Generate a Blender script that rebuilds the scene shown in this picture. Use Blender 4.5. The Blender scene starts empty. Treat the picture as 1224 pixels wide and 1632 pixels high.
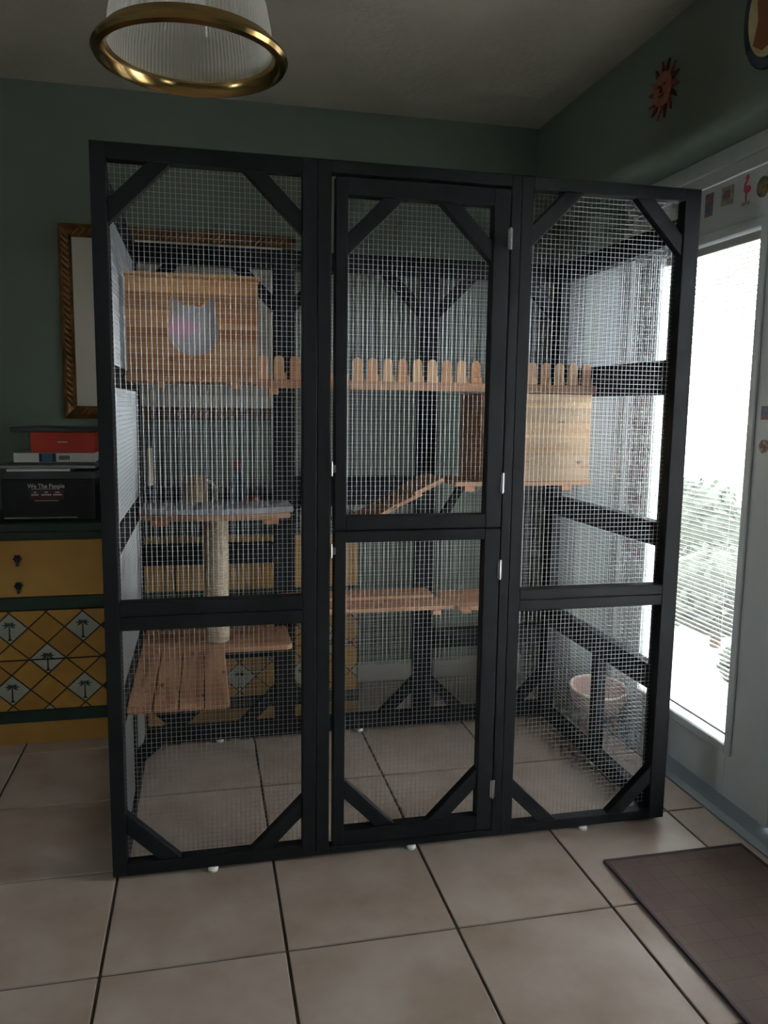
import bpy, bmesh, math, random
from mathutils import Vector, Matrix
random.seed(7)
S = bpy.context.scene
COL = S.collection

# ------------------------------------------------------------------ camera
YAW, PITCH, ROLL = 0.2232, 0.1312, 0.0134
CAM = Vector((0.2466, -2.0375, 1.2357)); FPX = 1273.44
fw = Vector((math.sin(YAW)*math.cos(PITCH), math.cos(YAW)*math.cos(PITCH), -math.sin(PITCH)))
rt = Vector((math.cos(YAW), -math.sin(YAW), 0)); up = rt.cross(fw)
r2 = rt*math.cos(ROLL)+up*math.sin(ROLL); u2 = -rt*math.sin(ROLL)+up*math.cos(ROLL)
cd = bpy.data.cameras.new('camera'); cam = bpy.data.objects.new('camera', cd); COL.objects.link(cam)
cd.sensor_fit = 'HORIZONTAL'; cd.sensor_width = 36; cd.lens = FPX/1224*36; cd.clip_start = .02
cam.matrix_world = Matrix(((r2.x, u2.x, -fw.x, CAM.x), (r2.y, u2.y, -fw.y, CAM.y), (r2.z, u2.z, -fw.z, CAM.z), (0, 0, 0, 1)))
S.camera = cam

# ------------------------------------------------------------------ world, daylight, exposure
w = bpy.data.worlds.new('bright_overcast_sky'); S.world = w; w.use_nodes = True
bg = w.node_tree.nodes['Background']; bg.inputs[0].default_value = (.90, .96, 1, 1); bg.inputs[1].default_value = 8.0
S.view_settings.view_transform = 'Standard'; S.view_settings.look = 'None'
S.view_settings.gamma = 1; S.view_settings.use_curve_mapping = False
S.view_settings.exposure = 1.5
S.cycles.use_denoising = True
S.cycles.max_bounces = 10; S.cycles.diffuse_bounces = 6; S.cycles.transparent_max_bounces = 24
S.cycles.sample_clamp_indirect = 6
def portal(name, y0, y1, z0, z1, x):
    l = bpy.data.lights.new(name, 'AREA'); l.shape = 'RECTANGLE'; l.size = y1-y0; l.size_y = z1-z0
    l.cycles.is_portal = True
    o = bpy.data.objects.new(name, l); COL.objects.link(o); o.location = (x, (y0+y1)/2, (z0+z1)/2)
    o.rotation_euler = Vector((-1, 0, 0)).to_track_quat('-Z', 'Z').to_euler()
portal('daylight_portal', .07, .615, .18, 1.78, 1.93)
portal('daylight_portal', -.865, -.32, .18, 1.78, 1.93)
WY0, WY1, WZ0, WZ1 = -2.9, -2.35, .9, 2.04      # unseen window added in the right wall behind the camera, for fill light
portal('daylight_portal', WY0, WY1, WZ0, WZ1, 1.93)
LY0, LY1, LZ0, LZ1 = -2.0, -1.65, 1.0, 2.0      # small unseen window added in the opposite wall, fills the door side
_l = bpy.data.lights.new('daylight_portal', 'AREA'); _l.shape = 'RECTANGLE'; _l.size = LY1-LY0; _l.size_y = LZ1-LZ0; _l.cycles.is_portal = True
_o = bpy.data.objects.new('daylight_portal', _l); COL.objects.link(_o); _o.location = (-2.72, (LY0+LY1)/2, (LZ0+LZ1)/2); _o.rotation_euler = Vector((1, 0, 0)).to_track_quat('-Z', 'Z').to_euler()

# ------------------------------------------------------------------ materials
def srgb(c):
    if isinstance(c, str):
        c = [int(c[i:i+2], 16)/255 for i in (0, 2, 4)]
    return tuple((v/12.92 if v <= .04045 else ((v+.055)/1.055)**2.4) for v in c)+(1,)
def mat(name, c, rough=.5, metal=0, c2=None, scale=8, bump=0, bscale=60, stretch=None, spec=.5, world=False, contrast=(.35, .65), rand=0):
    m = bpy.data.materials.new(name); m.use_nodes = True
    nt = m.node_tree; N = nt.nodes; L = nt.links; b = N['Principled BSDF']
    b.inputs['Roughness'].default_value = rough; b.inputs['Metallic'].default_value = metal
    b.inputs['Specular IOR Level'].default_value = spec
    b.inputs['Base Color'].default_value = srgb(c)
    if c2 or bump:
        if world:
            src = N.new('ShaderNodeNewGeometry').outputs['Position']
        else:
            src = N.new('ShaderNodeTexCoord').outputs['Object']
        mp = N.new('ShaderNodeMapping'); L.new(src, mp.inputs['Vector'])
        if stretch: mp.inputs['Scale'].default_value = stretch
        if rand:
            oi = N.new('ShaderNodeObjectInfo'); mu = N.new('ShaderNodeMath'); mu.operation = 'MULTIPLY'; mu.inputs[1].default_value = 37
            L.new(oi.outputs['Random'], mu.inputs[0])
            cb = N.new('ShaderNodeCombineXYZ'); [L.new(mu.outputs[0], cb.inputs[i]) for i in range(3)]
            L.new(cb.outputs[0], mp.inputs['Location'])
    if c2:
        nz = N.new('ShaderNodeTexNoise'); nz.inputs['Scale'].default_value = scale; nz.inputs['Detail'].default_value = 5
        L.new(mp.outputs[0], nz.inputs['Vector'])
        cr = N.new('ShaderNodeValToRGB'); cr.color_ramp.elements[0].position = contrast[0]; cr.color_ramp.elements[1].position = contrast[1]
        cr.color_ramp.elements[0].color = srgb(c); cr.color_ramp.elements[1].color = srgb(c2)
        L.new(nz.outputs['Fac'], cr.inputs['Fac'])
        out = cr.outputs[0]
        if rand:
            hs = N.new('ShaderNodeHueSaturation'); mr = N.new('ShaderNodeMapRange')
            mr.inputs['To Min'].default_value = 1-rand; mr.inputs['To Max'].default_value = 1+rand
            L.new(oi.outputs['Random'], mr.inputs['Value']); L.new(mr.outputs[0], hs.inputs['Value'])
            L.new(out, hs.inputs['Color']); out = hs.outputs[0]
        L.new(out, b.inputs['Base Color'])
    if bump:
        n2 = N.new('ShaderNodeTexNoise'); n2.inputs['Scale'].default_value = bscale; n2.inputs['Detail'].default_value = 6
        L.new(mp.outputs[0], n2.inputs['Vector'])
        bp = N.new('ShaderNodeBump'); bp.inputs['Strength'].default_value = bump; bp.inputs['Distance'].default_value = .01
        L.new(n2.outputs['Fac'], bp.inputs['Height']); L.new(bp.outputs[0], b.inputs['Normal'])
    return m
M = {}
M['wall'] = mat('sage_paint', '647063', .75, c2='6A7669', scale=2, bump=.08, bscale=90, world=True)
M['ceil'] = mat('textured_ceiling', 'B3AEA0', .9, c2='A8A395', scale=3, bump=.5, bscale=40, world=True)
M['tile'] = mat('beige_tile', '9D897B', .36, c2='B7ABA0', scale=5, bump=.04, bscale=25, world=True, contrast=(.3, .7), rand=.04)
M['grout'] = mat('grout', '4E443A', .95, c2='5A5044', scale=40, world=True)
M['white'] = mat('white_gloss_paint', 'BFC6C6', .4, c2='C4CAC9', scale=3)
M['trim'] = mat('trim_paint', 'B7BDB8', .45)
M['base'] = mat('baseboard_paint', 'C2BEB4', .5)
M['sill'] = mat('brushed_sill', '858D93', .45, metal=.3)
M['black'] = mat('black_stain', '121416', .6, c2='181A1D', spec=.25, scale=10, stretch=(1, 1, .15), bump=.05, bscale=40, rand=.08)
M['wire'] = mat('galvanised_wire', 'C4C8CC', .28, metal=1)
M['steel'] = mat('bright_steel', 'D5D7DA', .25, metal=1)
M['brass'] = mat('polished_brass', 'A08555', .2, metal=1, c2='B09463', scale=6)
M['plastic'] = mat('white_plastic', 'DDDDD8', .4)
M['blk'] = mat('black_plastic', '0E0F11', .4)
M['dgrey'] = mat('dark_grey_plastic', '3A3F43', .45)
M['green'] = mat('dark_green_paint', '21362A', .5, c2='1B2E24', scale=8)
M['yellow'] = mat('ochre_paint', 'A67A35', .5, c2='AF8540', scale=5)
M['ytile'] = mat('ochre_tile', 'A0742F', .35, c2='B0833A', scale=9, rand=.08)
M['wtile'] = mat('pale_tile', 'A3A397', .35, c2='94958A', scale=14)
M['lattice'] = mat('dark_joint', '43361F', .8)
M['palm'] = mat('palm_ink', '2C3A33', .6)
M['mat_board'] = mat('mat_board', 'B9B4A6', .8)
M['print'] = mat('faded_print', '8B8577', .6, c2='A49C8E', scale=6)
M['cushion'] = mat('grey_fleece', 'B9BAC2', .95, c2='A4A6B0', scale=30, bump=.4, bscale=150)
M['sisal'] = mat('sisal_rope', 'C9BBA2', .9, c2='B8A88E', scale=30, bump=.3, bscale=120)
M['slat'] = mat('blind_slat', '9A9894', .5)
M['mag'] = [mat('magnet_print', a, .4, c2=b, scale=70, contrast=(.45, .55)) for a, b in (('8A4B45', '5F7F96'), ('7E8B8C', 'B79A7A'), ('6E5146', 'A69A8C'), ('4F6B84', 'A8645E'), ('8F7A52', '4C5A50'))]
M['pink'] = mat('flamingo_pink', 'C84A63', .45)
M['terra'] = mat('terracotta', '9A5E48', .8, c2='87503E', scale=20)
M['terrad'] = mat('dark_terracotta', '5A342A', .85)
M['navy'] = mat('navy_glaze', '1E2C3C', .25)
M['cream'] = mat('cream_glaze', 'B9A878', .35, c2='A6A07A', scale=18)
M['brown'] = mat('brown_glaze', '7A4A2E', .4)
M['pinkpad'] = mat('pale_pink_felt', 'D9B7AE', .9, c2='CDA79F', scale=20)
M['ivory'] = mat('ivory_rim', 'E4D3BC', .5)
M['red'] = mat('orange_red_card', 'B8341C', .55, c2='A92C18', scale=3)
M['paper'] = mat('white_paper', 'B9B9B2', .8)
M['ink'] = mat('white_print', 'B8B8B4', .6)
M['maroon'] = mat('maroon_print', '4A1D22', .5)
M['blue'] = mat('blue_print', '2C5470', .5)
M['amber'] = mat('amber_ceramic', '8A6E45', .35, c2='A58A5A', scale=15)
M['redc'] = mat('red_ceramic', '8A2E22', .4)
M['conc'] = mat('patio_concrete', 'B9B6AE', .9, c2='A9A69E', scale=2)
M['hedge'] = mat('hedge_leaves', '56654A', .9, c2='7A8A66', scale=8, bump=1, bscale=10)

def wood(name, a, b, c, axis=0, scale=1.0, stave=0, rough=.55):
    """pine: long grain along axis; stave>0 gives glued strips of that height along z"""
    m = bpy.data.materials.new(name); m.use_nodes = True
    nt = m.node_tree; N = nt.nodes; L = nt.links; p = N['Principled BSDF']; p.inputs['Roughness'].default_value = rough
    tc = N.new('ShaderNodeTexCoord'); oi = N.new('ShaderNodeObjectInfo')
    mp = N.new('ShaderNodeMapping'); sc = [14*scale]*3; sc[axis] = .9*scale; mp.inputs['Scale'].default_value = sc
    L.new(tc.outputs['Object'], mp.inputs['Vector'])
    mu = N.new('ShaderNodeMath'); mu.operation = 'MULTIPLY'; mu.inputs[1].default_value = 53; L.new(oi.outputs['Random'], mu.inputs[0])
    cb = N.new('ShaderNodeCombineXYZ'); [L.new(mu.outputs[0], cb.inputs[i]) for i in range(3)]; 
    off = cb.outputs[0]
    if stave:
        sx = N.new('ShaderNodeSeparateXYZ'); L.new(tc.outputs['Object'], sx.inputs[0])
        dv = N.new('ShaderNodeMath'); dv.operation = 'DIVIDE'; dv.inputs[1].default_value = stave; L.new(sx.outputs[2], dv.inputs[0])
        fl = N.new('ShaderNodeMath'); fl.operation = 'FLOOR'; L.new(dv.outputs[0], fl.inputs[0])
        wn = N.new('ShaderNodeTexWhiteNoise'); wn.noise_dimensions = '1D'; L.new(fl.outputs[0], wn.inputs['W'])
        m2 = N.new('ShaderNodeVectorMath'); m2.operation = 'SCALE'; m2.inputs['Scale'].default_value = 40; L.new(wn.outputs['Color'], m2.inputs[0])
        ad = N.new('ShaderNodeVectorMath'); L.new(m2.outputs[0], ad.inputs[0]); L.new(off, ad.inputs[1]); off = ad.outputs[0]
    L.new(off, mp.inputs['Location'])
    nz = N.new('ShaderNodeTexNoise'); nz.inputs['Scale'].default_value = 2.2; nz.inputs['Detail'].default_value = 4; nz.inputs['Distortion'].default_value = .6
    L.new(mp.outputs[0], nz.inputs['Vector'])
    cr = N.new('ShaderNodeValToRGB'); e = cr.color_ramp.elements; e[0].position = .3; e[0].color = srgb(c); e[1].position = .7; e[1].color = srgb(a)
    k = e.new(.48); k.color = srgb(b); L.new(nz.outputs['Fac'], cr.inputs['Fac'])
    out = cr.outputs[0]
    if stave:
        hs = N.new('ShaderNodeHueSaturation'); mr = N.new('ShaderNodeMapRange'); mr.inputs['To Min'].default_value = .68; mr.inputs['To Max'].default_value = 1.12
        L.new(wn.outputs['Value'], mr.inputs['Value']); L.new(mr.outputs[0], hs.inputs['Value']); L.new(out, hs.inputs['Color']); out = hs.outputs[0]
    # knots
    mk = N.new('ShaderNodeMapping'); ks = [9.0]*3; ks[axis] = 4.0; mk.inputs['Scale'].default_value = ks; L.new(tc.outputs['Object'], mk.inputs['Vector']); L.new(off, mk.inputs['Location'])
    vo = N.new('ShaderNodeTexVoronoi'); vo.inputs['Scale'].default_value = .9; L.new(mk.outputs[0], vo.inputs['Vector'])
    kr = N.new('ShaderNodeValToRGB'); kr.color_ramp.elements[0].position = .03; kr.color_ramp.elements[1].position = .075
    L.new(vo.outputs['Distance'], kr.inputs['Fac'])
    mx = N.new('ShaderNodeMix'); mx.data_type = 'RGBA'; mx.inputs['A'].default_value = srgb('5A3420')
    L.new(kr.outputs[0], mx.inputs['Factor']); L.new(out, mx.inputs['B']); L.new(mx.outputs['Result'], p.inputs['Base Color'])
    return m
M['pine'] = wood('pine_staves', 'E0B483', 'D09A66', 'B67746', 0, stave=.047)
M['pale'] = wood('pale_pine_staves', 'E2C39C', 'D9B58A', 'C99C70', 0, stave=.05)
M['shelf'] = wood('shelf_pine', 'C79B78', 'B98968', 'A37353', 0)
M['shelfy'] = wood('platform_pine', 'B98C6C', 'A97A5C', '8E6046', 1)
M['picket'] = [wood('picket_pine', *c, 2) for c in (('DDB78E', 'D3A87C', 'C08F62'), ('D5A37A', 'CC9469', 'B77C55'))]

def glass(name, tint=(1, 1, 1, 1), gl=.06, rough=.0, frost=0):
    m = bpy.data.materials.new(name); m.use_nodes = True; nt = m.node_tree; N = nt.nodes; L = nt.links
    N.remove(N['Principled BSDF']); o = N['Material Output']
    t = N.new('ShaderNodeBsdfTransparent'); t.inputs[0].default_value = tint
    g = N.new('ShaderNodeBsdfGlossy'); g.inputs['Roughness'].default_value = rough; g.inputs[0].default_value = (1, 1, 1, 1)
    mx = N.new('ShaderNodeMixShader')
    if gl is None:
        lw = N.new('ShaderNodeLayerWeight'); lw.inputs['Blend'].default_value = .35; L.new(lw.outputs['Facing'], mx.inputs[0])
    else: mx.inputs[0].default_value = gl
    L.new(t.outputs[0], mx.inputs[1]); L.new(g.outputs[0], mx.inputs[2]); out = mx
    if frost:
        d = N.new('ShaderNodeBsdfTranslucent'); d.inputs[0].default_value = (.9, .9, .86, 1)
        d2 = N.new('ShaderNodeBsdfDiffuse'); d2.inputs[0].default_value = (.9, .9, .86, 1)
        a = N.new('ShaderNodeMixShader'); a.inputs[0].default_value = .5; L.new(d.outputs[0], a.inputs[1]); L.new(d2.outputs[0], a.inputs[2])
        m2 = N.new('ShaderNodeMixShader'); m2.inputs[0].default_value = frost; L.new(mx.outputs[0], m2.inputs[1]); L.new(a.outputs[0], m2.inputs[2]); out = m2
    L.new(out.outputs[0], o.inputs['Surface']); return m
M['glass'] = glass('door_glass')
M['lampglass'] = glass('ribbed_glass', (.96, .96, .93, 1), None, .1, .42)

def grid_mat():
    """woven floor mat: purple-brown with a faint block grid"""
    m = mat('woven_mat', '5D4A47', .8, c2='6B5A4E', scale=4, bump=.2, bscale=300)
    nt = m.node_tree; N = nt.nodes; L = nt.links; b = N['Principled BSDF']
    tc = N.new('ShaderNodeTexCoord'); br = N.new('ShaderNodeTexBrick'); br.offset = 0
    br.inputs['Scale'].default_value = 1; br.inputs['Brick Width'].default_value = .062; br.inputs['Row Height'].default_value = .062
    br.inputs['Mortar Size'].default_value = .0018; br.inputs['Color1'].default_value = (1, 1, 1, 1); br.inputs['Color2'].default_value = (.9, .9, .9, 1); br.inputs['Mortar'].default_value = (.78, .76, .78, 1)
    L.new(tc.outputs['Object'], br.inputs['Vector'])
    src = b.inputs['Base Color'].links[0].from_socket
    mx = N.new('ShaderNodeMix'); mx.data_type = 'RGBA'; mx.blend_type = 'MULTIPLY'; mx.inputs['Factor'].default_value = 1
    L.new(src, mx.inputs['A']); L.new(br.outputs['Color'], mx.inputs['B']); L.new(mx.outputs['Result'], b.inputs['Base Color'])
    return m
M['mat'] = grid_mat()
M['matedge'] = mat('mat_binding', '44343C', .8)

def flap_mat():
    m = mat('cat_face_film', 'B9B8BC', .6)
    nt = m.node_tree; N = nt.nodes; L = nt.links; b = N['Principled BSDF']
    tc = N.new('ShaderNodeTexCoord'); mp = N.new('ShaderNodeMapping'); mp.inputs['Location'].default_value = (.02, 0, -.012); mp.inputs['Rotation'].default_value = (0, .12, 0); mp.inputs['Scale'].default_value = (1, 0, 1.9)
    L.new(tc.outputs['Object'], mp.inputs['Vector'])
    nz = N.new('ShaderNodeTexNoise'); nz.inputs['Scale'].default_value = 40
    mv = N.new('ShaderNodeMix'); mv.data_type = 'VECTOR'; mv.inputs['Factor'].default_value = .03; L.new(mp.outputs[0], mv.inputs['A']); L.new(nz.outputs['Color'], mv.inputs['B'])
    ln = N.new('ShaderNodeVectorMath'); ln.operation = 'LENGTH'; L.new(mv.outputs['Result'], ln.inputs[0])
    cr = N.new('ShaderNodeValToRGB'); e = cr.color_ramp.elements; e[0].position = .03; e[0].color = srgb('E3AFCB'); e[1].position = .065; e[1].color = srgb('B9B8BC')
    L.new(ln.outputs['Value'], cr.inputs['Fac']); L.new(cr.outputs[0], b.inputs['Base Color']); return m
M['flap'] = flap_mat()

# ------------------------------------------------------------------ mesh helpers
class MB:
    def __init__(s): s.v = []; s.f = []
    def add(s, vs, fs):
        n = len(s.v); s.v += [tuple(v) for v in vs]; s.f += [tuple(i+n for i in f) for f in fs]; return s
    def box(s, x0, y0, z0, x1, y1, z1):
        return s.add([(x0, y0, z0), (x1, y0, z0), (x1, y1, z0), (x0, y1, z0), (x0, y0, z1), (x1, y0, z1), (x1, y1, z1), (x0, y1, z1)],
                     [(0, 3, 2, 1), (4, 5, 6, 7), (0, 1, 5, 4), (1, 2, 6, 5), (2, 3, 7, 6), (3, 0, 4, 7)])
    def prism(s, poly, vec):
        """poly: list of 3d points (planar), extruded by vec"""
        P = [Vector(p) for p in poly]; V = Vector(vec); n = len(P)
        nrm = Vector((0, 0, 0))
        for i in range(n): nrm += P[i].cross(P[(i+1) % n])
        if nrm.dot(V) > 0: P.reverse()
        return s.add(P+[p+V for p in P], [tuple(range(n)), tuple(range(2*n-1, n-1, -1))]+[(i+n, (i+1) % n+n, (i+1) % n, i) for i in range(n)])
    def tube(s, p0, p1, r, n=10, r1=None, cap=True):
        p0, p1 = Vector(p0), Vector(p1); d = (p1-p0).normalized(); a = d.orthogonal().normalized(); b = d.cross(a); r1 = r if r1 is None else r1
        vs = []
        for p, rr in ((p0, r), (p1, r1)):
            vs += [p+a*math.cos(2*math.pi*i/n)*rr+b*math.sin(2*math.pi*i/n)*rr for i in range(n)]
        fs = [(i, (i+1) % n, n+(i+1) % n, n+i) for i in range(n)]
        if cap: fs += [tuple(range(n-1, -1, -1)), tuple(range(n, 2*n))]
        return s.add(vs, fs)
    def lathe(s, prof, c=(0, 0, 0), n=48, rib=None, close=False):
        vs = []; m = len(prof)
        for j in range(n):
            t = 2*math.pi*j/n
            for i, (r, z) in enumerate(prof):
                rr = r*(1+(rib if rib and j % 2 else 0)); vs.append((c[0]+rr*math.cos(t), c[1]+rr*math.sin(t), c[2]+z))
        fs = []
        for j in range(n):
            k = (j+1) % n
            for i in range(m-1): fs.append((j*m+i, k*m+i, k*m+i+1, j*m+i+1))
            if close: fs.append((j*m+m-1, k*m+m-1, k*m, j*m))
        return s.add(vs, fs)
ORG = {}
def build(mb, name, m, parent=None, smooth=False, bevel=0, stuff=False, struct=False):
    c = Vector([(min(v[i] for v in mb.v)+max(v[i] for v in mb.v))/2 for i in range(3)])
    if parent is None: c.z = min(v[2] for v in mb.v)
    me = bpy.data.meshes.new(name); me.from_pydata([Vector(v)-c for v in mb.v], [], mb.f); me.materials.append(m); me.update()
    if smooth:
        for p in me.polygons: p.use_smooth = True
        if smooth != 2: me.set_sharp_from_angle(angle=math.radians(40))
    o = bpy.data.objects.new(name, me); COL.objects.link(o)
    if parent is not None: o.parent = parent; o.location = c-ORG[parent]
    else: o.location = c
    ORG[o] = c
    if bevel:
        b = o.modifiers.new('edge', 'BEVEL'); b.width = bevel; b.segments = 2; b.limit_method = 'ANGLE'; b.harden_normals = False
    if stuff: o['kind'] = 'stuff'
    if struct: o['kind'] = 'structure'
    return o
def place(o, c, parent=None):
    """copy of a mesh object at world centre c"""
    k = o.copy(); COL.objects.link(k); c = Vector(c); ORG[k] = c
    k.parent = parent; k.location = c-(ORG[parent] if parent else Vector((0, 0, 0))); return k
def empty(name, loc):
    o = bpy.data.objects.new(name, None); o.empty_display_size = .05; COL.objects.link(o); o.location = loc; ORG[o] = Vector(loc); return o
def tag(o, label, cat, group=None):
    o['label'] = label; o['category'] = cat
    if group: o['group'] = group
    return o
def box(name, m, a, b, parent=None, bevel=.0015, **k):
    return build(MB().box(*[min(a[i], b[i]) for i in range(3)], *[max(a[i], b[i]) for i in range(3)]), name, m, parent, bevel=bevel, **k)
def rrect(x0, y0, x1, y1, r, z, n=5, corners='abcd'):
    P = []
    for key, cx, cy, a0 in (('a', x1-r, y1-r, 0), ('b', x0+r, y1-r, 90), ('c', x0+r, y0+r, 180), ('d', x1-r, y0+r, 270)):
        if key in corners:
            for i in range(n+1):
                t = math.radians(a0+90*i/n); P.append((cx+r*math.cos(t), cy+r*math.sin(t), z))
        else: P.append((x1 if key in 'ad' else x0, y1 if key in 'ab' else y0, z))
    return P
def curve_plate(outer, holes, thick):
    """flat plate in local xy with holes, as a mesh datablock"""
    cu = bpy.data.curves.new('plate', 'CURVE'); cu.dimensions = '2D'; cu.fill_mode = 'BOTH'; cu.extrude = thick/2
    for pl in [outer]+holes:
        sp = cu.splines.new('POLY'); sp.points.add(len(pl)-1); sp.use_cyclic_u = True
        for p, q in zip(sp.points, pl): p.co = (q[0], q[1], 0, 1)
    o = bpy.data.objects.new('plate', cu); COL.objects.link(o)
    dg = bpy.context.evaluated_depsgraph_get(); me = bpy.data.meshes.new_from_object(o.evaluated_get(dg))
    vs = [v.co.copy() for v in me.vertices]; fs = [tuple(p.vertices) for p in me.polygons]
    bpy.data.objects.remove(o); bpy.data.meshes.remove(me); bpy.data.curves.remove(cu); return vs, fs
def text_mb(txt, size, at, thick=.0006, ax=(1, 0, 0), ay=(0, 0, 1), squeeze=1.0):
    cu = bpy.data.curves.new('t', 'FONT'); cu.body = txt; cu.size = size; cu.align_x = 'CENTER'; cu.align_y = 'CENTER'; cu.extrude = thick/2; cu.offset = size*.012
    o = bpy.data.objects.new('t', cu); COL.objects.link(o); dg = bpy.context.evaluated_depsgraph_get()
    me = bpy.data.meshes.new_from_object(o.evaluated_get(dg)); X, Y = Vector(ax), Vector(ay); Z = X.cross(Y); A = Vector(at)
    mb = MB().add([A+X*v.co.x*squeeze+Y*v.co.y+Z*v.co.z for v in me.vertices], [tuple(p.vertices) for p in me.polygons])
    bpy.data.objects.remove(o); bpy.data.meshes.remove(me); bpy.data.curves.remove(cu); return mb

# ================================================================== the room
TS, GX, GY, GR = .4069, .0086, -.3548, .0035
XL, XW, YW, YR, ZC = -2.6, 1.692, 1.389, -4.2, 2.44
floor = box('floor', M['grout'], (XL, YR, -.05), (1.95, YW, -.004), bevel=0, struct=True)
cache = {}
for i in range(-8, 6):
    for j in range(-11, 7):
        x0, x1 = GX+i*TS+GR, GX+(i+1)*TS-GR; y0, y1 = GY+j*TS+GR, GY+(j+1)*TS-GR
        x0, x1 = max(x0, XL), min(x1, 1.765); y0, y1 = max(y0, YR), min(y1, YW)
        if x1-x0 < .01 or y1-y0 < .01: continue
        k = (round(x1-x0, 4), round(y1-y0, 4))
        if k not in cache: cache[k] = box('floor_tile', M['tile'], (x0, y0, -.012), (x1, y1, 0), floor, bevel=.002)
        else: place(cache[k], ((x0+x1)/2, (y0+y1)/2, -.006), floor)
box('ceiling', M['ceil'], (XL, YR, ZC), (1.95, YW+.12, ZC+.05), bevel=0, struct=True)
box('wall_back', M['wall'], (XL, YW, -.05), (1.95, YW+.12, ZC), bevel=0, struct=True)
build(MB().box(XL-.1, YR, -.05, XL, LY0, ZC).box(XL-.1, LY1, -.05, XL, YW+.12, ZC).box(XL-.1, LY0, -.05, XL, LY1, LZ0).box(XL-.1, LY0, LZ1, XL, LY1, ZC), 'wall_left', M['wall'], struct=True)
wl_ = build(MB().box(XL-.09, LY0, LZ0, XL-.03, LY0+.035, LZ1).box(XL-.09, LY1-.035, LZ0, XL-.03, LY1, LZ1).box(XL-.09, LY0+.035, LZ0, XL-.03, LY1-.035, LZ0+.035).box(XL-.09, LY0+.035, LZ1-.035, XL-.03, LY1-.035, LZ1), 'added_window_2', M['white'], struct=True)  # frame of the added left window, there only to let in fill light
build(MB().box(XL-.062, LY0+.035, LZ0+.035, XL-.058, LY1-.035, LZ1-.035), 'pane', M['glass'], wl_)
box('wall_front', M['wall'], (XL-.1, YR-.1, -.05), (1.95, YR, ZC), bevel=0, struct=True)
# right wall with a deep opening for the pair of doors; rounded plaster edge under the header
OY0, OY1, OZ = -1.13, .87, 2.04
mb = MB().box(XW, OY1, -.05, 1.95, YW, ZC).box(XW, WY1, -.05, 1.95, OY0, ZC).box(XW, YR, -.05, 1.95, WY0, ZC).box(XW, WY0, -.05, 1.95, WY1, WZ0).box(XW, WY0, WZ1, 1.95, WY1, ZC)
prof = [(1.95, OZ), (XW+.04, OZ)]+[(XW+.04-.04*math.sin(t), OZ+.04-.04*math.cos(t)) for t in (math.pi*k/16 for k in range(1, 8))]+[(XW, OZ+.04), (XW, ZC), (1.95, ZC)]
mb.prism([(x, OY0, z) for x, z in prof], (0, OY1-OY0, 0))
build(mb, 'wall_right', M['wall'], smooth=True, struct=True)
wn_ = build(MB().box(1.85, WY0, WZ0, 1.91, WY0+.04, WZ1).box(1.85, WY1-.04, WZ0, 1.91, WY1, WZ1).box(1.85, WY0+.04, WZ0, 1.91, WY1-.04, WZ0+.04).box(1.85, WY0+.04, WZ1-.04, 1.91, WY1-.04, WZ1), 'added_window_1', M['white'], struct=True)  # frame of the added out-of-view window that brings in fill light
build(MB().box(1.878, WY0+.04, WZ0+.04, 1.882, WY1-.04, WZ1-.04), 'pane', M['glass'], wn_)
mb = MB().box(.835, YW-.014, 0, XW, YW, .078).prism([(.835, YW-.014, .078), (.835, YW, .078), (.835, YW, .088)], (XW-.835, 0, 0))
build(mb, 'baseboard_back', M['base'], struct=True)
# door frame, sill
mb = MB().box(1.835, OY0, 1.99, 1.95, OY1, OZ).box(1.848, OY0, 1.952, 1.95, OY1, 1.99)
build(mb, 'trim_1', M['trim'], bevel=.003, struct=True)
mb = MB().box(1.84, .805, .012, 1.95, OY1, 1.952)
build(mb, 'trim_2', M['trim'], bevel=.003, struct=True)
mb = MB().box(1.84, OY0, .012, 1.95, -1.068, 1.952)
build(mb, 'trim_3', M['trim'], bevel=.003, struct=True)
mb = MB().prism([(1.766, OY0, -.004), (1.766, OY0, .004), (1.79, OY0, .012), (1.98, OY0, .012), (1.98, OY0, -.004)], (0, OY1-OY0, 0))
build(mb, 'trim_4', M['sill'], struct=True)

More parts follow.
